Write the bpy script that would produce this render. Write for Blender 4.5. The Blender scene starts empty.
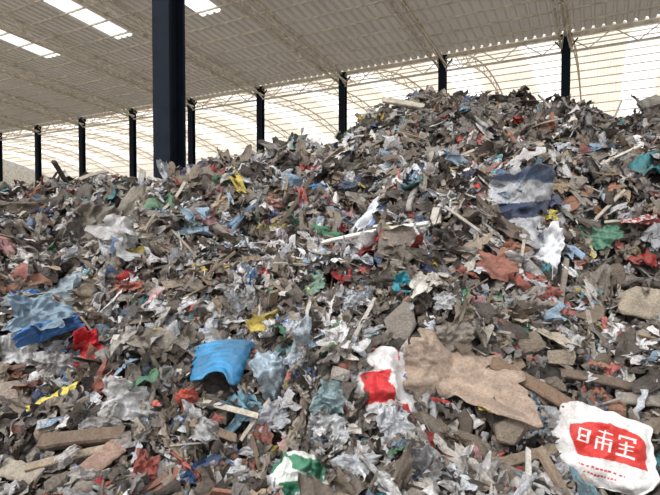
import bpy, bmesh, math, numpy as np
from mathutils import Vector, Matrix
rng=np.random.default_rng(11)
sc=bpy.context.scene
try:
    sc.view_settings.view_transform='Standard'
    sc.view_settings.look='None'
except Exception: pass

# ------------------------------------------------------------ helpers
def lin(c):
    c=np.asarray(c,float)/255.0
    return np.where(c<=0.04045,c/12.92,((c+0.055)/1.055)**2.4)
TAB=np.random.default_rng(7).random((256,256))
def vnoise(x,y):
    x=np.asarray(x,float);y=np.asarray(y,float)
    xi=np.floor(x).astype(int);yi=np.floor(y).astype(int)
    fx=x-xi;fy=y-yi
    fx=fx*fx*(3-2*fx);fy=fy*fy*(3-2*fy)
    a=TAB[xi&255,yi&255];b=TAB[(xi+1)&255,yi&255];c=TAB[xi&255,(yi+1)&255];d=TAB[(xi+1)&255,(yi+1)&255]
    return (a*(1-fx)+b*fx)*(1-fy)+(c*(1-fx)+d*fx)*fy-0.5
def fbm(x,y,o=4):
    s=0;a=1.0
    for i in range(o):
        s=s+a*vnoise(x*2**i+17.3*i,y*2**i+9.1*i);a*=0.5
    return s
def new_mat(name):
    m=bpy.data.materials.new(name);m.use_nodes=True
    nt=m.node_tree
    return m,nt,nt.nodes,nt.links,nt.nodes['Principled BSDF']
def mesh_from(name,V,faces_idx,totals,smooth,col=None,mat=None,parent=None):
    me=bpy.data.meshes.new(name)
    me.vertices.add(len(V));me.vertices.foreach_set('co',np.ascontiguousarray(V,dtype=np.float32).ravel())
    faces_idx=np.asarray(faces_idx,dtype=np.int32).ravel();totals=np.asarray(totals,dtype=np.int32)
    me.loops.add(len(faces_idx));me.loops.foreach_set('vertex_index',faces_idx)
    me.polygons.add(len(totals))
    st=np.concatenate([[0],np.cumsum(totals)[:-1]]).astype(np.int32)
    me.polygons.foreach_set('loop_start',st)
    me.polygons.foreach_set('use_smooth',np.asarray(smooth,dtype=bool)*np.ones(len(totals),dtype=bool))
    me.update(calc_edges=True);me.validate()
    if col is not None:
        at=me.color_attributes.new('Col','FLOAT_COLOR','POINT')
        if len(at.data)==len(col): at.data.foreach_set('color',np.ascontiguousarray(col,dtype=np.float32).ravel())
    ob=bpy.data.objects.new(name,me);sc.collection.objects.link(ob)
    if mat: me.materials.append(mat)
    if parent: ob.parent=parent
    return ob
def empty(name):
    e=bpy.data.objects.new(name,None);sc.collection.objects.link(e);return e
def grid_faces(nu,nv):
    i,j=np.meshgrid(np.arange(nu-1),np.arange(nv-1),indexing='ij')
    a=(i*nv+j).ravel()
    return np.stack([a,a+nv,a+nv+1,a+1],1)

# ------------------------------------------------------------ materials
def scrap_material(name,rough=0.6,spec=0.35,bump=0.5,scale=14,dirt=0.45,fine=1.0):
    m,nt,N,L,P=new_mat(name)
    at=N.new('ShaderNodeAttribute');at.attribute_name='Col'
    tc=N.new('ShaderNodeTexCoord')
    def noise(s,d,r):
        n=N.new('ShaderNodeTexNoise');n.inputs['Scale'].default_value=s;n.inputs['Detail'].default_value=d;n.inputs['Roughness'].default_value=r
        L.new(tc.outputs['Object'],n.inputs['Vector']);return n
    n1=noise(scale,7,0.7);n2=noise(scale*1.5,2,0.5);n3=noise(scale*3.2,4,0.7);n4=noise(scale*.35,6,0.65)
    r=N.new('ShaderNodeValToRGB');r.color_ramp.elements[0].position=0.52;r.color_ramp.elements[1].position=0.54
    L.new(n2.outputs['Fac'],r.inputs['Fac'])
    mu=N.new('ShaderNodeMath');mu.operation='MULTIPLY'
    sb=N.new('ShaderNodeMath');sb.operation='SUBTRACT';sb.inputs[0].default_value=1.0
    L.new(at.outputs['Alpha'],sb.inputs[1])
    L.new(r.outputs['Color'],mu.inputs[0]);L.new(sb.outputs[0],mu.inputs[1])
    mx=N.new('ShaderNodeMix');mx.data_type='RGBA';mx.inputs['B'].default_value=(0.55,0.54,0.52,1)
    L.new(mu.outputs[0],mx.inputs['Factor']);L.new(at.outputs['Color'],mx.inputs['A'])
    r2=N.new('ShaderNodeValToRGB');r2.color_ramp.elements[0].position=0.44;r2.color_ramp.elements[1].position=0.72
    r2.color_ramp.elements[1].color=(min(1,dirt*1.7),)*3+(1,)
    L.new(n4.outputs['Fac'],r2.inputs['Fac'])
    md=N.new('ShaderNodeMix');md.data_type='RGBA';md.inputs['B'].default_value=(0.14,0.113,0.092,1)
    L.new(r2.outputs['Color'],md.inputs['Factor']);L.new(mx.outputs['Result'],md.inputs['A'])
    mr=N.new('ShaderNodeMapRange');mr.inputs['From Min'].default_value=0.3;mr.inputs['From Max'].default_value=0.7
    mr.inputs['To Min'].default_value=1-0.4*fine;mr.inputs['To Max'].default_value=1+0.28*fine
    L.new(n3.outputs['Fac'],mr.inputs['Value'])
    vm=N.new('ShaderNodeVectorMath');vm.operation='SCALE'
    L.new(md.outputs['Result'],vm.inputs[0]);L.new(mr.outputs[0],vm.inputs['Scale'])
    L.new(vm.outputs[0],P.inputs['Base Color'])
    P.inputs['Roughness'].default_value=rough;P.inputs['Specular IOR Level'].default_value=spec
    b=N.new('ShaderNodeBump');b.inputs['Strength'].default_value=bump;b.inputs['Distance'].default_value=0.03
    L.new(n1.outputs['Fac'],b.inputs['Height']);L.new(b.outputs['Normal'],P.inputs['Normal'])
    return m
M_scrap=scrap_material('dirty_plastic_and_cloth',0.5,0.4,0.9,20,0.42)
M_clean=scrap_material('printed_plastic',0.42,0.45,0.6,16,0.28,0.45)
M_rubble=scrap_material('rubble_stone',0.9,0.15,1.0,26,0.4)
M_wood=scrap_material('weathered_wood',0.85,0.15,0.7,20,0.35,.8)
M_soil,nt,N,L,P=new_mat('waste_soil')
n=N.new('ShaderNodeTexNoise');n.inputs['Scale'].default_value=11;n.inputs['Detail'].default_value=10;n.inputs['Roughness'].default_value=0.8
tc=N.new('ShaderNodeTexCoord');L.new(tc.outputs['Object'],n.inputs['Vector'])
r=N.new('ShaderNodeValToRGB');r.color_ramp.elements[0].position=0.4;r.color_ramp.elements[0].color=(0.022,0.02,0.018,1)
r.color_ramp.elements[1].position=0.72;r.color_ramp.elements[1].color=(0.2,0.175,0.15,1)
L.new(n.outputs['Fac'],r.inputs['Fac']);L.new(r.outputs['Color'],P.inputs['Base Color']);P.inputs['Roughness'].default_value=0.95
b=N.new('ShaderNodeBump');b.inputs['Strength'].default_value=1;b.inputs['Distance'].default_value=0.06
L.new(n.outputs['Fac'],b.inputs['Height']);L.new(b.outputs['Normal'],P.inputs['Normal'])

def flat_mat(name,c,rough=0.6,metal=0.0,nscale=3.0,var=0.25,spec=0.4):
    m,nt,N,L,P=new_mat(name)
    tc=N.new('ShaderNodeTexCoord');n=N.new('ShaderNodeTexNoise');n.inputs['Scale'].default_value=nscale;n.inputs['Detail'].default_value=5
    L.new(tc.outputs['Object'],n.inputs['Vector'])
    r=N.new('ShaderNodeValToRGB');c=lin(c)
    r.color_ramp.elements[0].position=0.3;r.color_ramp.elements[0].color=(*(c*(1-var)),1)
    r.color_ramp.elements[1].position=0.7;r.color_ramp.elements[1].color=(*(c*(1+var)),1)
    L.new(n.outputs['Fac'],r.inputs['Fac']);L.new(r.outputs['Color'],P.inputs['Base Color'])
    P.inputs['Roughness'].default_value=rough;P.inputs['Metallic'].default_value=metal;P.inputs['Specular IOR Level'].default_value=spec
    return m
M_steel_dark=flat_mat('dark_painted_steel',(16,23,34),0.7,spec=.15)
M_truss=flat_mat('truss_steel',(214,206,192),0.6)
M_vtruss=flat_mat('pale_steel',(190,180,164),0.6)
M_floor=flat_mat('dusty_concrete',(138,130,118),0.9,0,1.5)
M_wall=flat_mat('painted_sheet',(200,198,192),0.7)
def translucent_mat(name,c,t,dif):
    m=bpy.data.materials.new(name);m.use_nodes=True;nt=m.node_tree;N=nt.nodes;L=nt.links;N.clear()
    o=N.new('ShaderNodeOutputMaterial');d=N.new('ShaderNodeBsdfDiffuse');tr=N.new('ShaderNodeBsdfTranslucent');mx=N.new('ShaderNodeMixShader')
    tc=N.new('ShaderNodeTexCoord');n=N.new('ShaderNodeTexNoise');n.inputs['Scale'].default_value=0.6;n.inputs['Detail'].default_value=4
    L.new(tc.outputs['Object'],n.inputs['Vector'])
    r=N.new('ShaderNodeValToRGB');cc=np.array(c)
    r.color_ramp.elements[0].position=0.3;r.color_ramp.elements[0].color=(*(cc*0.82),1)
    r.color_ramp.elements[1].position=0.7;r.color_ramp.elements[1].color=(*cc,1)
    L.new(n.outputs['Fac'],r.inputs['Fac']);L.new(r.outputs['Color'],tr.inputs['Color'])
    d.inputs['Color'].default_value=(*dif,1)
    mx.inputs['Fac'].default_value=t
    L.new(d.outputs[0],mx.inputs[1]);L.new(tr.outputs[0],mx.inputs[2]);L.new(mx.outputs[0],o.inputs['Surface'])
    return m
M_roof=translucent_mat('roof_sheet',(0.8,0.73,0.64),0.11,(0.42,0.385,0.34))
M_vault=translucent_mat('vault_sheet',(0.90,0.82,0.70),0.66,(0.62,0.57,0.5))
M_wallb=translucent_mat('back_wall_sheet',(0.98,0.95,0.9),0.8,(0.65,0.6,0.54))
M_sky=translucent_mat('skylight_fibreglass',(1.0,0.99,0.97),0.97,(0.8,0.8,0.8))

# ------------------------------------------------------------ camera
CAM=np.array([0,0,1.7]);F=500.0;PITCH=math.atan(13.5/500)
cd=bpy.data.cameras.new('camera');cam=bpy.data.objects.new('camera',cd);sc.collection.objects.link(cam);sc.camera=cam
cam.location=CAM;cam.rotation_euler=(math.pi/2-PITCH,0,0);cd.sensor_width=36;cd.lens=36*F/660;cd.clip_end=500
def ray(px,py):
    x=(px-330)/F;yu=(247.5-py)/F
    c,s=math.cos(PITCH),math.sin(PITCH)
    return np.array([x,c+yu*s,-s+yu*c])

# ------------------------------------------------------------ mound
cp=[(-260,200,9),(-120,200,9.2),(0,194,9.5),(60,192,9.7),(110,192,9.9),(150,196,10),(190,201,10),(215,186,10.2),(250,175,10.5),(300,156,11),(340,150,11.3),(380,130,11.7),(410,117,12),(440,111,12.2),(500,116,12.6),(560,134,12.8),(600,130,12.8),(660,112,13),(760,106,13.2),(900,114,13.2)]
CX=np.array([(p-330)/F*D for p,y,D in cp]);CD=np.array([D for p,y,D in cp]);CZ=np.array([1.7+(234-y)/F*D for p,y,D in cp])
def height(x,y):
    x=np.asarray(x,float);y=np.asarray(y,float)
    Dc=np.interp(x,CX,CD);Hc=np.interp(x,CX,CZ)
    t=(y-0.9)/(Dc-0.9)
    tt=np.clip(t,0,1)
    up=Hc*(0.25*tt+0.75*(1-(1-tt)**1.25)*0.55+0.75*0.45*tt*tt*(3-2*tt))
    back=np.clip(Hc-0.28*np.clip(y-Dc,0,None)-0.02*np.clip(y-Dc,0,None)**2,0,None)
    z=np.where(t<1,up,back)
    env=np.clip(y-0.6,0,1)*np.clip(z*1.5,0,1)*(1-0.6*np.exp(-((t-1)/0.10)**2))
    r=fbm(x*0.55+3,y*0.55+8,2)*0.6+fbm(x*1.7+30,y*1.7,3)*0.5-np.abs(fbm(x*1.1+50,y*1.1+70,2))*0.55+0.10
    return z+env*r
def normal(x,y):
    e=0.12
    dx=(height(x+e,y)-height(x-e,y))/(2*e);dy=(height(x,y+e)-height(x,y-e))/(2*e)
    n=np.stack([-dx,-dy,np.ones_like(dx)],-1)
    return n/np.linalg.norm(n,axis=-1,keepdims=True)
def hit(px,py):
    d=ray(px,py);ts=np.arange(1.2,24,0.01)
    P=CAM+ts[:,None]*d
    cl=P[:,2]-height(P[:,0],P[:,1])
    if (cl<=0).any(): k=np.argmax(cl<=0)
    else: k=np.argmin(np.where(ts>3,cl,9))
    return P[k],ts[k]
pile=empty('waste_pile')
gx=np.linspace(-13,18,420);gy=np.linspace(0.3,30,420)
X,Y=np.meshgrid(gx,gy,indexing='ij')
Z=height(X,Y)+fbm(X*6,Y*6,3)*0.10-0.03
V=np.stack([X.ravel(),Y.ravel(),Z.ravel()],1)
gf=grid_faces(420,420)
mesh_from('mound',V,gf,np.full(len(gf),4),True,None,M_soil,pile)
EXC=[]   # (centre, radius) kept clear of loose scraps so that the big items lie on top

# ------------------------------------------------------------ scrap templates
def tri(s): return np.abs((s%1)-0.5)*2-0.5
def t_wad(n,seed,sx=1.0,sy=1.0,amp=0.3):
    """wadded film / cloth: folds in all three axes"""
    r=np.random.default_rng(seed)
    u,v=np.meshgrid(np.linspace(-.5,.5,n),np.linspace(-.5,.5,n),indexing='ij')
    ang=np.arctan2(v,u);rad=1+0.25*np.sin(ang*2+r.random()*6)+0.2*np.sin(ang*3+r.random()*6)+0.14*np.sin(ang*5+r.random()*6)
    u0=u+r.normal(0,.25/n,u.shape);v0=v+r.normal(0,.25/n,u.shape)
    out=[]
    for c in range(3):
        s=np.zeros_like(u)
        for k in range(4):
            a=r.random()*math.pi;f=r.uniform(.8,3.2)
            s+=tri((u0*math.cos(a)+v0*math.sin(a))*f+r.random())*r.uniform(.4,1)/f**0.4
        out.append(s-s.mean())
    x=u0*rad*sx*0.8+out[0]*amp*0.55*sx;y=v0*rad*sy*0.8+out[1]*amp*0.55*sy;z=out[2]*amp*0.75*min(1,(sx+sy)/2)
    z+=r.normal(0,.015,z.shape)
    a=r.random()*6.28
    X_=x*math.cos(a)-y*math.sin(a);Y_=x*math.sin(a)+y*math.cos(a)
    f=grid_faces(n,n)
    return np.stack([X_.ravel(),Y_.ravel(),z.ravel()],1),f.ravel(),np.full(len(f),4)
def t_strip(seed,n=14,w=0.07):
    r=np.random.default_rng(seed)
    a=np.cumsum(r.normal(0,0.38,n));dx=np.cos(a)/n;dy=np.sin(a)/n;s=np.linspace(-.5,.5,n)
    cx=np.cumsum(dx);cy=np.cumsum(dy);cx-=cx.mean();cy-=cy.mean()
    cz=0.07*np.sin(s*r.uniform(3,9)+r.random()*6)+r.normal(0,.012,n)
    ww=w*r.uniform(.3,1.3)*(1+0.4*r.normal(0,1,n));tw=np.cumsum(r.normal(0,.5,n))
    A=np.stack([cx-np.sin(a)*ww*np.cos(tw),cy+np.cos(a)*ww*np.cos(tw),cz+ww*np.sin(tw)],1)
    B=np.stack([cx,cy,cz+0.02],1)
    C=np.stack([cx+np.sin(a)*ww*np.cos(tw),cy-np.cos(a)*ww*np.cos(tw),cz-ww*np.sin(tw)],1)
    Vv=np.stack([A,B,C],1).reshape(-1,3);f=grid_faces(n,3)
    return Vv,f.ravel(),np.full(len(f),4)
def t_hull(seed,npts=14,box=(1,1,1)):
    r=np.random.default_rng(seed);bm=bmesh.new()
    for i in range(npts):
        p=r.uniform(-.5,.5,3);m=np.max(np.abs(p));p=p/m*0.5*r.uniform(.8,1);bm.verts.new(p*np.array(box))
    res=bmesh.ops.convex_hull(bm,input=bm.verts)
    bmesh.ops.delete(bm,geom=[v for v in bm.verts if not v.link_faces],context='VERTS')
    bm.verts.index_update();bm.normal_update()
    Vv=np.array([v.co[:] for v in bm.verts]);idx=[];tot=[]
    for f in bm.faces:
        idx+= [v.index for v in f.verts];tot.append(len(f.verts))
    bm.free();return Vv,np.array(idx),np.array(tot)
def t_plank(seed,w=0.09,t=0.03,n=6):
    r=np.random.default_rng(seed);s=np.linspace(-.5,.5,n);bend=r.normal(0,.05)
    w=w*r.uniform(.3,1.3);t=t*r.uniform(.5,1.2)
    R=[]
    for q in s:
        k=bend*(q*q*4)+r.normal(0,.004)
        for (a,b) in ((-1,-1),(1,-1),(1,1),(-1,1)):
            R.append((q+r.normal(0,.012 if abs(q)==.5 else 0),a*w/2*(1+r.normal(0,.06)),b*t/2+k))
    idx=[];tot=[]
    for i in range(n-1):
        for j in range(4):
            a=i*4+j;b=i*4+(j+1)%4;idx+=[a,a+4,b+4,b];tot.append(4)
    idx+=[0,1,2,3];tot.append(4);k=(n-1)*4;idx+=[k+3,k+2,k+1,k];tot.append(4)
    return np.array(R),np.array(idx),np.array(tot)
def t_board(seed):
    r=np.random.default_rng(seed);n=r.integers(4,8);a=np.sort(r.random(n))*0.5*6.28/n+np.arange(n)*6.28/n
    rr=r.uniform(.3,.6,n);x=np.cos(a)*rr;y=np.sin(a)*rr*r.uniform(.5,1);t=r.uniform(.015,.05)
    Vv=np.concatenate([np.stack([x,y,np.full(n,t)],1),np.stack([x,y,np.full(n,-t)],1)])
    idx=list(range(n))+list(range(2*n-1,n-1,-1));tot=[n,n]
    for i in range(n):
        j=(i+1)%n;idx+=[i,i+n,j+n,j];tot.append(4)
    return Vv,np.array(idx),np.array(tot)

DUST=lin([(114,105,97),(132,123,113),(94,86,79),(72,65,60),(152,145,137),(143,128,112),(122,110,97),(54,50,46),(138,133,129),(160,151,139)])
LIGHT=lin([(216,214,213),(234,232,231),(194,194,196),(210,204,196),(200,204,210)])
ACC=lin([(52,108,165),(44,62,106),(66,144,152),(72,130,98),(182,46,48),(208,152,156),(150,84,70),(208,186,88),(155,186,214),(186,60,56),(118,158,174),(145,172,192),(92,126,162),(198,114,104)])
def colours(K,pos,light=0.24,acc=0.15):
    hz=np.clip((pos[:,2]-1.6)/3.2,0,1)*0.6+np.clip((pos[:,0]+1)/8,0,1)*0.2
    cl=fbm(pos[:,0]*1.2+11,pos[:,1]*1.2,2)*0.9
    pl=light*(1-0.7*hz)*(1+cl);pa=acc*(1-0.5*hz)
    q=rng.random(K);c=DUST[rng.integers(0,len(DUST),K)].copy()
    m=q<pl;c[m]=LIGHT[rng.integers(0,len(LIGHT),m.sum())]
    m2=(q>=pl)&(q<pl+pa);c[m2]=ACC[rng.integers(0,len(ACC),m2.sum())]
    d=(rng.random(K)**1.5*0.6*(0.55+hz))[:,None];c=c*(1-d)+DUST[rng.integers(0,4,K)]*d
    c*=rng.uniform(.7,1.18,K)[:,None]
    al=np.where(m2&(rng.random(K)<.2),0.0,1.0)
    return c,al
def sample_pos(K,ymin=1.5,ymax=15.5,e=0.3):
    u=rng.uniform(-.86,.86,K);q=rng.random(K);p=1-e
    y=(ymin**p+q*(ymax**p-ymin**p))**(1/p);x=u*np.maximum(y,2.0)
    return x,y
def rotmats(nrm,tilt):
    K=len(nrm)
    n=nrm+rng.normal(0,1,(K,3))*tilt[:,None];n/=np.linalg.norm(n,axis=1,keepdims=True)
    a=rng.normal(0,1,(K,3));a-=n*np.sum(a*n,1,keepdims=True);a/=np.linalg.norm(a,axis=1,keepdims=True)
    b=np.cross(n,a);return np.stack([a,b,n],2)
def scatter(name,temps,K,sizefn,tiltv,mat,smooth,lift=(0.0,0.12),light=.24,acc=.15,ymin=1.5,e=0.3,pal=None,vvar=0.08):
    Vs=[];Is=[];Ts=[];Cs=[];off=0
    per=np.array_split(np.arange(K),len(temps))
    for (tv,ti,tt),ids in zip(temps,per):
        k=len(ids);x,y=sample_pos(k,ymin,e=e);nr=normal(x,y)
        s=sizefn(k,y);z=height(x,y)
        keep=np.ones(k,bool)
        for (c,rr) in EXC:
            dd=np.sqrt((x-c[0])**2+(y-c[1]+rr*.3)**2+(z-c[2])**2)
            keep&=dd>(rr+s*0.40)
        x,y,z,nr,s=x[keep],y[keep],z[keep],nr[keep],s[keep];k=len(x)
        if k==0: continue
        pos=np.stack([x,y,z],1)+nr*(rng.uniform(lift[0],lift[1],k)*(0.6+y/12)+0.05*s)[:,None]
        R=rotmats(nr,np.full(k,tiltv)*rng.uniform(.3,1.5,k))
        S=s[:,None]*rng.uniform(.65,1.35,(k,3))
        loc=tv[None]*S[:,None,:]
        W=np.einsum('kij,knj->kni',R,loc)+pos[:,None,:]
        if pal is None: c,al=colours(k,pos,light,acc)
        else:
            c=lin(pal)[rng.integers(0,len(pal),k)]*rng.uniform(.6,1.15,k)[:,None];al=np.ones(k)
        C=np.ones((k,len(tv),4));C[...,:3]=c[:,None,:]*(1+rng.normal(0,vvar,(k,len(tv),1)));C[...,3]=al[:,None]
        Vs.append(W.reshape(-1,3));Cs.append(np.clip(C,0,1).reshape(-1,4))
        Is.append((ti[None]+(np.arange(k)*len(tv))[:,None]+off).ravel());Ts.append(np.tile(tt,k));off+=k*len(tv)
    return mesh_from(name,np.concatenate(Vs),np.concatenate(Is),np.concatenate(Ts),smooth,np.concatenate(Cs),mat,pile)
def sz(med,sig,lo,hi,g=0.05):
    return lambda k,y: np.clip(np.exp(rng.normal(math.log(med),sig,k)),lo,hi)*(0.6+y*g)

# ------------------------------------------------------------ individual waste items
def frame(px,py,rot=0,face=0.6,up=0.0):
    p,d=hit(px,py);n=normal(np.array([p[0]]),np.array([p[1]]))[0]
    tc_=CAM-p;tc_/=np.linalg.norm(tc_)
    n=n*(1-face)+tc_*face;n/=np.linalg.norm(n)
    e1=np.cross(np.array([0,0,1.]),n);e1/=np.linalg.norm(e1);e2=np.cross(n,e1)
    c,s=math.cos(rot),math.sin(rot)
    return p+tc_*up,d,e1*c+e2*s,-e1*s+e2*c,n
def cloth(name,px,py,w,h,paint,rot=0,fold=0.10,seed=1,n=56,face=0.6,up=0.10,mat=None,irr=0.16,fs=2.6,pillow=0.0,bend=0.12,ex=0.38,rnd=0.2,crush=0.10,crease=1.0):
    n=max(n,56)
    p,d,e1,e2,nn=frame(px,py,math.radians(rot),face,up)
    W=w*d/F*1.04;H=h*d/F*1.04;S=(W+H)/2
    EXC.append((p,ex*math.sqrt(W*H)))
    if max(W,H)>1.5*min(W,H):
        ee=e1*W if W>H else e2*H
        for q in (-.3,.3): EXC.append((p+ee*q,ex*min(W,H)))
    asp_=min(W,H)/max(W,H)
    rr_=np.random.default_rng(seed+1000)
    u,v=np.meshgrid(np.linspace(0,1,n),np.linspace(0,1,n),indexing='ij')
    a=u-.5;b=v-.5
    o=seed*13.7
    k_=np.sqrt(1-rnd*2*np.minimum(a*a,b*b)*2)
    ang=np.arctan2(b,a);m_=np.maximum(np.abs(a),np.abs(b))*2
    lob=1.1*tri(ang/6.2832*3+rr_.random())+0.9*tri(ang/6.2832*5+rr_.random())+0.6*tri(ang/6.2832*11+rr_.random())+0.4*tri(ang/6.2832*19+rr_.random())
    ed=(1+irr*0.6*lob*m_)*k_
    A=a*ed;B=b*ed
    aw,bw=(a,b*asp_) if W>H else (a*asp_,b)
    def folds(f0,f1,K_):
        s=0
        for k in range(K_):
            t_=rr_.random()*math.pi;f=rr_.uniform(f0,f1)
            s=s+tri((aw*math.cos(t_)+bw*math.sin(t_))*f+rr_.random()+0.5*fbm(aw*2.5+k+o,bw*2.5+o,2))*rr_.uniform(.4,1)/f**.5
        return s
    z=folds(1,fs*1.5,5)*fold*0.8+folds(fs*1.5,fs*2.6,4)*fold*0.6+fbm(aw*9+o,bw*9+o,2)*fold*.3
    cr=0
    for k in range(12):
        t_=rr_.random()*math.pi;c_=rr_.uniform(-.35,.35)
        cr=cr+np.abs(aw*math.cos(t_)+bw*math.sin(t_)-c_)*rr_.choice([-1,1])*rr_.uniform(.4,1)
    cr=cr-cr.mean()
    z=z+cr*fold*1.9*crease
    A=A+crush*0.5*folds(.8,fs,3);B=B+crush*0.5*folds(.8,fs,3)
    z=z-bend*(m_/2)**4*4
    dome=(1-(2*a)**4).clip(0)*(1-(2*b)**4).clip(0)
    layers=[z+pillow*np.sqrt(dome)]
    if pillow>0: layers.append(-pillow*np.sqrt(dome)*0.8+z*0)
    Vs=[];Cs=[];Is=[];f=grid_faces(n,n)
    for k,zz in enumerate(layers):
        if pillow>0: zz=np.where(dome<=1e-6,-bend*.25,zz)
        Pp=p+ (A*W)[...,None]*e1+(B*H)[...,None]*e2+(zz*S)[...,None]*nn
        Vs.append(Pp.reshape(-1,3));c=paint(u,v)
        C=np.ones((n,n,4));C[...,:3]=c;Cs.append(C.reshape(-1,4));Is.append((f if k==0 else f[:,::-1])+k*n*n)
    I=np.concatenate(Is)
    ob=mesh_from(name,np.concatenate(Vs),I,np.full(len(I),4),True,np.concatenate(Cs),mat or M_clean)
    if pillow==0:
        m=ob.modifiers.new('thickness','SOLIDIFY');m.thickness=0.004
    return ob
def solid(c,v=0.0):
    c=lin(c)
    return lambda u,w: np.broadcast_to(c,u.shape+(3,))*(1+v*fbm(u*6,w*6,3))[...,None]
def sack_paint(u,v):
    C=np.broadcast_to(lin((230,226,224)),u.shape+(3,)).copy();red=lin((198,46,40));wh=lin((238,234,230))
    m=(u>.2)&(u<.9)&(v>.36+.12*(u-.5))&(v<.84-.9*(u-.62)**2)&(u+v*.5>.48);C[m]=red
    def R(a,b,c,d): C[(u>=a)&(u<=c)&(v>=b)&(v<=d)]=wh
    t=.02
    x=.28;R(x,.50,x+t,.68);R(x+.08,.50,x+.08+t,.68);R(x,.66,x+.10,.68);R(x,.50,x+.10,.52);R(x+.03,.57,x+.07,.59)
    x=.44;R(x+.06,.47,x+.06+t,.74);R(x,.70,x+.15,.72);R(x,.62,x+.15,.635);R(x,.47,x+t,.60);R(x+.13,.47,x+.13+t,.60);R(x,.55,x+.15,.565)
    x=.64;R(x,.72,x+.16,.74);R(x,.68,x+t,.74);R(x+.14,.68,x+.14+t,.74);R(x+.07,.48,x+.07+t,.68);R(x+.02,.61,x+.14,.625);R(x+.02,.55,x+.14,.565);R(x,.47,x+.16,.49)
    C[(u>.34)&(u<.76)&(v>.22)&(v<.25)&((u*23)%1>.3)]=red
    C[(u>.40)&(u<.70)&(v>.14)&(v<.165)&((u*31)%1>.3)]=red
    return C
cloth('printed_plastic_sack',600,448,90,70,sack_paint,-10,0.08,3,120,0.85,0.17,pillow=0.09,irr=0.14,ex=.48,crush=.07,rnd=.3,bend=.25,crease=.9)
cloth('cardboard_sheet',460,371,112,60,solid((166,147,131),.3),-16,0.18,26,80,0.65,0.16,M_wood,0.35,1.8,ex=.36,crush=.08,rnd=.1)
cloth('red_and_white_bag',390,383,74,60,lambda u,v: np.where(((u<.66)&(v<.66)&(fbm(u*3.1+7,v*3.1+1,2)>-.16)&(u>.1))[...,None],lin((198,42,48)),np.where(((u>.65)&(v>.5)&(fbm(u*9,v*9,2)>.15))[...,None],lin((80,100,150)),lin((222,219,218)))),8,0.18,8,72,0.75,0.14,irr=.25,crush=.16)
cloth('red_rag',384,355,28,12,solid((200,70,75),.4),-5,0.16,9)
cloth('woven_sack',521,206,54,68,lambda u,v: np.where(((v>.3+.25*(u-.5))&(v<.58+.2*(u-.5))&(u>.08))[...,None],lin((54,66,92)),np.where((v>.86)[...,None],lin((96,112,138)),lin((182,184,188)))),-6,0.22,211,72,0.8,0.26,M_scrap,ex=.42,irr=.24,crush=.16,rnd=0.0)
cloth('white_rag',546,254,26,50,solid((220,222,226),.2),-14,0.24,12,48,0.8,0.17,irr=.4,crush=.16)
# heap of grey-blue cloth: three overlapping folds of one garment bundle
cloth('denim_cloth',58,296,52,40,solid((150,164,170),.3),20,0.3,14,80,0.7,0.30,M_clean,0.3,3.2,crush=.2,ex=.45)
cloth('denim_cloth',38,314,48,34,solid((126,148,164),.3),-14,0.3,214,80,0.7,0.34,M_clean,0.3,3.2,crush=.2,ex=.45)
cloth('blue_rag',16,299,38,14,solid((76,126,180),.3),8,0.2,15,30,0.7,.24,M_clean,.3)
cloth('blue_rag',50,329,52,14,solid((66,116,176),.3),18,0.24,115,30,0.7,.34,M_clean,.35,crush=.18)
cloth('red_glove_rag',87,348,24,32,solid((185,35,45),.4),10,0.24,16,40,0.8,0.18,irr=.4,crush=.18)
cloth('red_cloth_scrap',138,345,17,30,solid((190,70,75),.4),15,0.3,17,30,0.8,0.14,irr=.4)
cloth('yellow_wrapper',52,402,44,18,solid((214,196,90),.4),22,0.2,18,30,0.7,0.18,irr=.4)
cloth('green_printed_bag',298,478,54,42,lambda u,v: np.where((fbm(u*4+2,v*4,2)>.05)[...,None],lin((225,228,222)),lin((60,128,98))),0,0.14,19,64,0.8,0.2,pillow=0.16,rnd=.6,ex=.55)
WF=[(128,402,52,32,-20,(205,204,204)),(205,338,36,24,30,(196,200,206)),(165,472,60,28,10,(214,214,214)),(236,474,48,26,-12,(205,206,208)),(18,352,40,26,-12,(210,209,208)),(285,240,22,18,-12,(214,205,208)),
 (100,420,34,22,14,(170,168,166)),(60,365,40,22,-10,(176,174,174)),(160,320,34,18,5,(170,168,168)),(30,330,30,12,5,(190,190,190)),(240,300,24,20,40,(190,192,196)),(330,430,40,26,-20,(196,198,200)),(395,422,30,34,10,(200,202,206)),(270,420,36,26,30,(168,170,174)),(195,425,40,24,-30,(176,174,174)),(95,205,18,26,0,(205,204,206)),(350,180,12,22,10,(205,204,204)),(430,235,24,16,-10,(196,194,192)),(565,470,26,26,0,(180,180,182)),(445,300,20,18,0,(180,180,182)),(355,465,40,20,15,(178,180,184)),(420,470,36,30,-12,(160,160,162)),(205,205,16,14,0,(190,192,196)),(250,345,22,22,0,(188,190,196)),(60,460,30,14,8,(186,180,176)),
 (300,330,26,22,20,(190,196,204)),(10,215,18,16,0,(205,196,196)),(55,232,26,18,14,(205,205,206)),(225,225,18,20,30,(190,192,194)),(470,300,20,14,0,(186,182,178)),(615,330,22,14,10,(196,190,184)),(175,262,20,22,-30,(176,176,178)),(630,190,20,16,12,(186,184,180)),(350,300,18,26,-20,(186,190,196)),(95,480,40,18,0,(176,170,166))]
for i,(a,b_,w_,h_,r_,c_) in enumerate(WF):
    cloth('white_plastic_film',a,b_,w_,h_,solid(c_,.2),r_,0.26,60+i,56,0.6,0.11,M_scrap,0.42,3.2,crush=.2)
cloth('white_plastic_film',316,141,38,10,solid((222,220,218),.2),4,0.15,26,30,0.7,0.22)
cloth('pink_white_rag',142,184,28,15,solid((214,186,188),.3),10,0.3,27,30,0.7,0.24,irr=.35,crush=.2)
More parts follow.
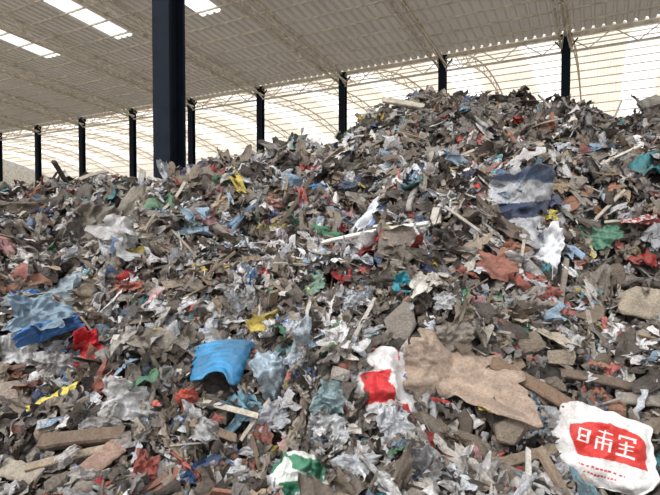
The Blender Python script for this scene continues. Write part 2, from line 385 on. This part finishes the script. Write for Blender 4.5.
cloth('light_blue_film',365,222,13,58,lambda u,v: np.where((u>.7)[...,None],lin((110,140,190)),lin((215,220,226))),-33,0.13,28,40,0.7,0.3,irr=.25)
cloth('light_blue_film',272,372,30,50,solid((172,190,202),.5),12,0.24,29,56,0.6,0.14,M_scrap,.42,crush=.2)
cloth('light_blue_film',300,345,18,44,solid((184,198,208),.5),-16,0.24,129,56,0.6,0.14,M_scrap,.42,crush=.2)
cloth('teal_rag',330,397,26,34,solid((132,156,160),.5),-12,0.26,30,56,0.6,0.12,M_scrap,.42,crush=.2)
cloth('pink_sheet',496,266,36,22,solid((152,102,90),.3),-20,0.1,31,26,0.7,0.18,M_wood,.3)
cloth('green_sack',600,236,34,22,solid((86,130,110),.5),10,0.24,32,40,0.7,0.14,irr=.4)
cloth('green_sack',312,284,26,20,solid((118,146,130),.5),40,0.24,33,40,0.7,0.14,M_scrap,.4)
cloth('yellow_wrapper',496,408,30,9,solid((210,186,90),.3),-4,0.18,34,24,0.7,0.16,irr=.4)
cloth('yellow_wrapper',548,215,15,9,solid((215,195,80),.3),-4,0.15,35,24,0.7,0.17,irr=.4)
cloth('teal_wrapper',402,283,15,18,solid((60,150,165),.3),-4,0.25,36,24,0.7,0.16,irr=.4)
cloth('blue_wrapper',318,190,18,12,solid((60,130,180),.3),10,0.2,37,24,0.7,0.16,irr=.3)
cloth('grey_tarp',80,235,50,60,solid((128,119,109),.4),-35,0.2,38,60,0.5,0.12,M_scrap,.35,crush=.14)
cloth('grey_tarp',125,222,26,76,solid((132,123,110),.4),-38,0.16,39,60,0.5,0.2,M_scrap,.35)
cloth('orange_scrap',187,402,18,24,solid((172,80,64),.4),12,0.26,40,30,0.7,0.12,irr=.4)
cloth('red_net_bag',145,468,22,32,solid((146,76,66),.4),-20,0.26,41,34,0.7,0.14,M_scrap,irr=.4)
cloth('dark_blue_cloth',352,182,24,14,solid((64,76,98),.3),10,0.2,42,26,0.7,0.14,M_scrap,.35)
cloth('grey_sack',545,318,34,28,solid((146,138,130),.3),0,0.18,43,34,0.7,0.12,M_scrap,.3,pillow=.12)
cloth('grey_sack',455,335,34,24,solid((132,124,115),.3),20,0.18,44,34,0.7,0.12,M_scrap,.3,pillow=.10)

# crushed blue plastic bucket (curved shell with a rolled rim, dents and a torn lower edge)
p,d,e1,e2,nn=frame(218,362,math.radians(-10),0.5,0.18)
n1,n2=70,30;Wd=58*d/F/2;Hd=44*d/F
EXC.append((p,Wd*.85))
u,v=np.meshgrid(np.linspace(-1.35,1.35,n1),np.linspace(0,1,n2),indexing='ij')
rad=Wd*(0.80+0.24*v)+np.where(v>.93,0.015,0)
lower=0.30*np.clip(fbm(u*1.1+9,u*0+5,3)+.25,0,1)*(1-v)
hh=(v-.5+lower+.16*u*.5*v)*Hd
dent=0.16*np.abs(u*.8+v-.55)*Wd-0.12*np.abs(u-.5-v*.5)*Wd+0.07*fbm(u*2+1,v*2.5,3)*Wd
Pp=p+(np.sin(u)*rad)[...,None]*e1+hh[...,None]*e2+((np.cos(u)-.7)*rad*0.7+0.006*np.sin(v*25)+dent)[...,None]*nn
C=np.ones((n1,n2,4));C[...,:3]=lin((54,130,176))*(1+.7*fbm(u*2,v*4,3))[...,None];f=grid_faces(n1,n2)
ob=mesh_from('blue_bucket',Pp.reshape(-1,3),f,np.full(len(f),4),True,C.reshape(-1,4),M_clean)
m=ob.modifiers.new('wall','SOLIDIFY');m.thickness=0.008

def plank(name,px,py,L_,w,t,rot,c,face=0.3,up=0.12,mat=None,seed=0,n=14):
    p,d,e1,e2,nn=frame(px,py,math.radians(rot),face,up)
    r=np.random.default_rng(seed);Lm=L_*d/F;wm=w*d/F;tm=t*d/F
    co,si=math.cos(math.radians(rot)),math.sin(math.radians(rot))
    pa,_=hit(px-L_/2*co,py+L_/2*si);pb,_=hit(px+L_/2*co,py-L_/2*si)
    ll=np.linalg.norm(pb-pa)
    if ll<1.7*Lm:
        p=(pa+pb)/2;e1=(pb-pa)/ll;Lm=ll
        nn=nn-e1*np.dot(nn,e1);nn/=np.linalg.norm(nn);e2=np.cross(nn,e1)
        qs=np.linspace(-.5,.5,21);PP=p+e1*qs[:,None]*Lm
        ex_=np.max(height(PP[:,0],PP[:,1])-PP[:,2])
        p=p+np.array([0,0,max(ex_,0)*.8])+nn*(up*.7)
    for q in np.linspace(-.46,.46,11): EXC.append((p+e1*q*Lm,max(wm*.5,0.035)))
    s=np.linspace(-.5,.5,n);R=[]
    for i,q in enumerate(s):
        bow=0.02*Lm*math.cos(q*3)
        ring=[(-1,-.6),(-.8,-1),(.8,-1),(1,-.6),(1,.6),(.8,1),(-.8,1),(-1,.6)]
        endj=r.normal(0,.02,8) if i in (0,n-1) else np.zeros(8)
        wj=1+r.normal(0,.05)
        for k,(a,b) in enumerate(ring):
            R.append(p+e1*(q+endj[k])*Lm+e2*a*wm/2*wj+nn*(b*tm/2+bow))
    idx=[];tot=[]
    for i in range(n-1):
        for j in range(8):
            a=i*8+j;b=i*8+(j+1)%8;idx+=[a,a+8,b+8,b];tot.append(4)
    idx+=list(range(8));tot.append(8);k=(n-1)*8;idx+=list(range(k+7,k-1,-1));tot.append(8)
    C=np.ones((len(R),4));C[:,:3]=lin(c)*(1+r.normal(0,.08,(len(R),1)))
    return mesh_from(name,np.array(R),idx,tot,False,C,mat or M_wood)
plank('wooden_board',532,403,104,15,5,-30,(126,104,87),up=0.16,seed=1)
plank('wooden_board',596,386,80,9,5,-12,(120,104,92),up=0.10,seed=2)
plank('wooden_log',86,447,80,15,13,6,(116,100,86),up=0.06,seed=3)
plank('wooden_board',74,466,90,8,5,14,(156,142,124),up=0.10,seed=4)
plank('wooden_board',20,472,48,18,5,-6,(168,158,144),up=0.08,seed=5)
plank('pale_wooden_stick',386,249,108,5,4.5,9,(236,233,226),up=0.34,seed=6)
plank('pale_wooden_stick',405,106,42,6,4,-10,(190,182,165),up=0.10,seed=7)
plank('pale_wooden_stick',612,160,52,3,3,28,(205,198,185),up=0.15,seed=8)
plank('pale_wooden_stick',590,335,60,5,4,70,(170,160,148),up=0.1,seed=9)
plank('wooden_board',100,468,52,20,5,40,(156,130,116),up=0.10,seed=10)
plank('wooden_board',640,404,50,12,6,-4,(150,142,132),up=0.08,seed=11)
plank('grey_pipe',560,300,52,5,5,82,(130,122,114),up=0.1,seed=12)
plank('pale_wooden_stick',360,330,50,4,3,62,(195,190,182),up=0.1,seed=13)
plank('pale_wooden_stick',470,225,60,3,3,-40,(175,168,158),up=0.12,seed=14)
plank('pale_wooden_stick',610,205,40,3,3,50,(185,178,165),up=0.12,seed=15)
plank('pale_wooden_stick',255,425,50,4,3,55,(190,180,165),up=0.1,seed=16)
plank('wooden_board',215,440,46,8,4,-20,(140,122,104),up=0.1,seed=17)
plank('wooden_board',520,462,60,10,5,15,(132,118,102),up=0.1,seed=18)
def chunk(name,px,py,w,h,th,rot,c,seed,mat=None,face=.6,up=.06):
    p,d,e1,e2,nn=frame(px,py,math.radians(rot),face,up)
    Vv,i,t=t_hull(seed,22,(1,1,1));k=d/F
    EXC.append((p,.42*math.sqrt(w*h)*k))
    P_=p+Vv[:,:1]*w*k*e1+Vv[:,1:2]*h*k*e2+Vv[:,2:3]*th*k*nn
    C=np.ones((len(P_),4));C[:,:3]=lin(c)
    ob=mesh_from(name,P_,i,t,False,C,mat or M_rubble)
    m=ob.modifiers.new('worn_edges','BEVEL');m.width=0.006;m.segments=2
    return ob
chunk('concrete_slab',645,303,46,38,12,-3,(168,156,139),21,up=.14)
chunk('brick',8,395,34,26,18,20,(174,158,146),22)
chunk('brick',500,330,24,18,14,10,(120,104,90),23)
chunk('brick',530,344,26,22,14,30,(130,118,104),24)
chunk('concrete_chunk',512,430,34,30,24,10,(138,126,112),25,up=.1)
chunk('concrete_chunk',470,447,30,36,24,40,(122,112,100),26,up=.1)
chunk('concrete_chunk',428,428,40,28,24,-10,(130,120,108),27,up=.1)
chunk('concrete_chunk',560,360,30,18,14,5,(150,138,122),28)
chunk('brick',22,428,34,20,14,-15,(148,108,94),29)
chunk('concrete_slab',400,322,34,46,10,15,(140,132,123),30,up=.1)
chunk('concrete_slab',617,280,16,36,10,5,(120,108,96),31,up=.1)
chunk('concrete_chunk',652,104,22,14,12,5,(190,184,172),32,up=0)
chunk('concrete_slab',590,280,26,16,8,-20,(130,122,112),33)
chunk('concrete_chunk',555,385,24,16,14,0,(120,110,98),34)
chunk('brick',45,430,26,18,12,25,(164,144,130),35)
chunk('concrete_chunk',600,362,22,18,14,12,(138,126,112),36)
chunk('concrete_slab',490,385,30,12,8,-12,(150,138,124),37)
chunk('concrete_chunk',120,440,24,16,14,10,(150,142,134),38)
chunk('concrete_chunk',15,455,30,18,16,-10,(150,140,130),39)
chunk('concrete_chunk',60,485,30,18,14,16,(140,130,120),40)

# loose scraps
def asp(i,lo=.35,hi=1.): return np.random.default_rng(i).uniform(lo,hi)
CARD=[(172,153,130),(148,131,112),(184,173,156),(124,110,96),(200,194,184),(158,143,127),(150,110,92),(106,95,86),(140,135,128)]
scatter('crumpled_scraps',[t_wad(8,100+i,1,asp(i),.34) for i in range(48)],20000,sz(.15,.45,.05,.38),0.5,M_scrap,True,(0,.10),.26,.14)
scatter('stiff_scraps',[t_wad(5,300+i,1,asp(i),.3) for i in range(30)],12000,sz(.09,.45,.03,.2),0.7,M_scrap,False,(0,.12),.26,.13)
scatter('bags_and_rags',[t_wad(20,500+i,1,asp(i,.45),.36) for i in range(36)],3200,sz(.36,.36,.18,.65),0.35,M_scrap,True,(0.02,0.12),.38,.17,e=.5)
scatter('paper_and_card_sheets',[t_wad(9,650+i,1,asp(i,.4),.17) for i in range(24)],2300,sz(.24,.4,.1,.5),0.42,M_wood,False,(0.03,0.12),pal=CARD)
scatter('long_rags',[t_wad(12,600+i,1,.28,.36) for i in range(20)],2800,sz(.36,.35,.16,.6),0.4,M_scrap,True,(0.02,0.13),.32,.17)
scatter('torn_strips',[t_strip(700+i) for i in range(24)],4600,sz(.34,.4,.15,.75),0.45,M_scrap,True,(0.02,0.14),.34,.15)
scatter('rubble',[t_hull(800+i,14,(1,asp(i,.5,.9),asp(i+9,.3,.7))) for i in range(20)],6500,sz(.09,.55,.03,.3),0.6,M_rubble,False,(-0.02,0.08),pal=[(152,142,130),(130,120,109),(162,154,144),(108,99,90),(140,106,92),(122,112,101)])
scatter('board_shards',[t_board(900+i) for i in range(24)],1400,sz(.15,.4,.06,.4),0.45,M_wood,False,(0.02,0.12),pal=CARD)
scatter('sticks',[t_plank(950+i) for i in range(16)],2200,sz(.34,.45,.1,.9),0.45,M_wood,False,(0.02,0.14),pal=[(160,147,128),(132,116,99),(180,172,158),(94,83,74),(194,190,184)])

# ------------------------------------------------------------ building
TH=math.radians(61.7);AV=np.array([-math.sin(TH),math.cos(TH)]);BV=np.array([math.cos(TH),math.sin(TH)])
def W3(a,b,z):
    q=AV*a+BV*b;return np.array([q[0],q[1],z])
B0=26.4;ZE=11.2
def roofz(b): return ZE+0.095*(B0-b)
def vaultz(b):
    t=(b-B0)/27.6;return ZE+3.4*4*t*(1-t)*0.85
def add_box(bm,c,ax,ay,az,hx,hy,hz):
    vs=[]
    for sx in (-1,1):
        for sy in (-1,1):
            for sz_ in (-1,1):
                vs.append(bm.verts.new(Vector(c+ax*sx*hx+ay*sy*hy+az*sz_*hz)))
    for f in ((0,1,3,2),(4,6,7,5),(0,4,5,1),(2,3,7,6),(0,2,6,4),(1,5,7,3)):
        bm.faces.new([vs[i] for i in f])
def bar(bm,p,q,r):
    p=np.array(p,float);q=np.array(q,float);d=q-p;L_=np.linalg.norm(d);d/=L_
    s=np.cross(d,[0,0,1.]);
    if np.linalg.norm(s)<1e-3: s=np.array([1.,0,0])
    s/=np.linalg.norm(s);t=np.cross(s,d);add_box(bm,(p+q)/2,d,s,t,L_/2,r,r)
def bm_obj(bm,name,mat,parent=None):
    me=bpy.data.meshes.new(name);bmesh.ops.recalc_face_normals(bm,faces=bm.faces);bm.to_mesh(me);bm.free();me.materials.append(mat)
    ob=bpy.data.objects.new(name,me);sc.collection.objects.link(ob)
    if parent: ob.parent=parent
    return ob
ax3=np.array([AV[0],AV[1],0]);bx3=np.array([BV[0],BV[1],0]);zz3=np.array([0,0,1.])
def corr_surface(name,bs,zf,a0,a1,mat,pitch=0.42,depth=0.07,skip=None,skipmat=None,parent=None):
    aa=[];hh=[];a=a0
    while a<a1:
        for q,h in ((0,0),(.55,0),(.68,1),(.87,1)):
            aa.append(a+q*pitch);hh.append(h*depth)
        a+=pitch
    aa=np.array(aa);hh=np.array(hh);nb=len(bs)
    V=np.array([[W3(a,b,zf(b)+h) for b in bs] for a,h in zip(aa,hh)]).reshape(-1,3)
    f=grid_faces(len(aa),nb)
    ob=mesh_from(name,V,f,np.full(len(f),4),False,None,mat,parent)
    if skip is not None:
        ob.data.materials.append(skipmat)
        ac=(aa[:-1]+aa[1:])/2;bc=(np.array(bs)[:-1]+np.array(bs)[1:])/2
        mi=np.array([[1 if skip(x,y) else 0 for y in bc] for x in ac]).ravel().astype(np.int32)
        ob.data.polygons.foreach_set('material_index',mi)
    return ob
A0,A1=-26,84
ceil=empty('ceiling')
sk=lambda a,b: (abs(((a-22+3)%6)-3)<0.6) and 8<b<18.2
corr_surface('roof_sheets',list(np.linspace(5,18.2,6))+[22,26.4],roofz,A0,A1,M_roof,depth=.14,skip=sk,skipmat=M_sky,parent=ceil)
sk2=lambda a,b: (abs(((a-3.6+3.1)%6.2)-3.1)<1.1) and 28<b<51
corr_surface('vault_sheets',list(np.linspace(26.4,54,23)),vaultz,A0,A1,M_vault,skip=sk2,skipmat=M_sky,parent=ceil)
bm=bmesh.new()
b=5.3
while b<26.3:
    add_box(bm,W3((A0+A1)/2,b,roofz(b)-0.04),ax3,bx3,zz3,(A1-A0)/2,0.035,0.035);b+=1.25
bm_obj(bm,'purlins',M_truss,ceil)
bm=bmesh.new()
b=28
while b<54:
    add_box(bm,W3((A0+A1)/2,b,vaultz(b)-0.05),ax3,bx3,zz3,(A1-A0)/2,0.03,0.035);b+=1.6
bm_obj(bm,'vault_purlins',M_vtruss,ceil)
bm=bmesh.new();bmv=bmesh.new()
cols=[1.5+5.93*k for k in range(-4,13)]
for a in cols:
    bs=np.arange(5.5,B0+.01,1.1);lo=0.8
    bar(bm,W3(a,5.5,roofz(5.5)-.15),W3(a,B0,roofz(B0)-.15),.06)
    for s in (-.22,.22):
        bar(bm,W3(a+s,5.5,roofz(5.5)-.15-lo),W3(a+s,B0,roofz(B0)-.15-lo*.6),.045)
    for i in range(len(bs)-1):
        for s in (-.22,.22):
            if i%2==0: bar(bm,W3(a,bs[i],roofz(bs[i])-.15),W3(a+s,bs[i+1],roofz(bs[i+1])-.15-lo*.9),.026)
            else: bar(bm,W3(a+s,bs[i],roofz(bs[i])-.15-lo*.9),W3(a,bs[i+1],roofz(bs[i+1])-.15),.026)
    bs=np.linspace(B0,54,23)
    for i in range(22):
        bar(bmv,W3(a,bs[i],vaultz(bs[i])-.15),W3(a,bs[i+1],vaultz(bs[i+1])-.15),.04)
        bar(bmv,W3(a,bs[i],vaultz(bs[i])-.75),W3(a,bs[i+1],vaultz(bs[i+1])-.75),.035)
        if i%2==0: bar(bmv,W3(a,bs[i],vaultz(bs[i])-.15),W3(a,bs[i+1],vaultz(bs[i+1])-.75),.02)
        else: bar(bmv,W3(a,bs[i],vaultz(bs[i])-.75),W3(a,bs[i+1],vaultz(bs[i+1])-.15),.02)
bm_obj(bm,'trusses',M_truss,ceil);bm_obj(bmv,'vault_trusses',M_vtruss,ceil)
bm=bmesh.new()
bar(bm,W3(A0,B0,ZE-.12),W3(A1,B0,ZE-.12),.07)
bar(bm,W3(A0,B0,ZE-.85),W3(A1,B0,ZE-.85),.035)
a=cols[0];i=0
while a<cols[-1]:
    p=W3(a,B0,ZE-.12);q=W3(a+.99,B0,ZE-.85)
    if i%2: p=W3(a,B0,ZE-.85);q=W3(a+.99,B0,ZE-.12)
    bar(bm,p,q,.02);a+=.99;i+=1
bm_obj(bm,'valley_girder',M_truss,ceil)
def hcol(name,a,b,z1,w,dp,t,mat,brk=True):
    bm=bmesh.new();c=W3(a,b,z1/2)
    add_box(bm,c,ax3,bx3,zz3,t/2,dp/2-t,z1/2)
    add_box(bm,c+bx3*(dp/2-t/2),ax3,bx3,zz3,w/2,t/2,z1/2)
    add_box(bm,c-bx3*(dp/2-t/2),ax3,bx3,zz3,w/2,t/2,z1/2)
    add_box(bm,W3(a,b,.03),ax3,bx3,zz3,w*.8,dp*.8,.03)
    add_box(bm,W3(a,b,z1-.02),ax3,bx3,zz3,w*.7,dp*.7,.02)
    if brk:
        for s in (-1,1): bar(bm,W3(a,b,z1-.8),W3(a+s*.5,b,z1-.2),.03)
    return bm_obj(bm,name,mat)
for a in cols: hcol('steel_column',a,B0,ZE-.1,.38,.36,.05,M_steel_dark)
X_,Y_=-3.70,11.6;qa=X_*AV[0]+Y_*AV[1];qb=X_*BV[0]+Y_*BV[1]
hcol('steel_column',qa,qb,roofz(qb)-.1,.52,.5,.06,M_steel_dark,False)
def wall(name,a0,a1,b,z1,mat):
    aa=np.arange(a0,a1,.42);R=[];H=[]
    for a in aa:
        for q,h in ((0,0),(.55,0),(.68,1),(.87,1)):
            R.append(a+q*.42);H.append(b+h*.06)
    zs=[0,2.5,z1];V=np.array([[W3(a,h,z) for z in zs] for a,h in zip(R,H)]).reshape(-1,3)
    f=grid_faces(len(R),3)
    return mesh_from(name,V,f,np.full(len(f),4),False,None,mat)
wall('wall_back',A0,A1,54,ZE+.1,M_wallb)
bm=bmesh.new()
for z in np.arange(2,11,1.8): add_box(bm,W3((A0+A1)/2,53.8,z),ax3,bx3,zz3,(A1-A0)/2,.04,.05)
for a in cols: add_box(bm,W3(a,53.6,ZE/2),ax3,bx3,zz3,.12,.15,ZE/2)
bm_obj(bm,'trim_wall_girts',M_vtruss)
bm=bmesh.new();c=W3(A1,30,7);add_box(bm,c,ax3,bx3,zz3,.1,25,7);bm_obj(bm,'wall_left',M_wall)
bm=bmesh.new();vs=[bm.verts.new(Vector(q)) for q in ((-120,-40,0),(120,-40,0),(120,140,0),(-120,140,0))];bm.faces.new(vs)
bm_obj(bm,'floor',M_floor)

# ------------------------------------------------------------ light
w=bpy.data.worlds.new('overcast_sky');sc.world=w;w.use_nodes=True
bg=w.node_tree.nodes['Background'];bg.inputs['Color'].default_value=(0.97,0.98,1.0,1);bg.inputs['Strength'].default_value=1.7
sd=bpy.data.lights.new('hazy_sun','SUN');sd.energy=2.3;sd.angle=math.radians(16);sd.color=(1,.98,.95)
so=bpy.data.objects.new('hazy_sun',sd);sc.collection.objects.link(so)
so.rotation_euler=Vector((0.5,0.6,-0.9)).to_track_quat('-Z','Y').to_euler()
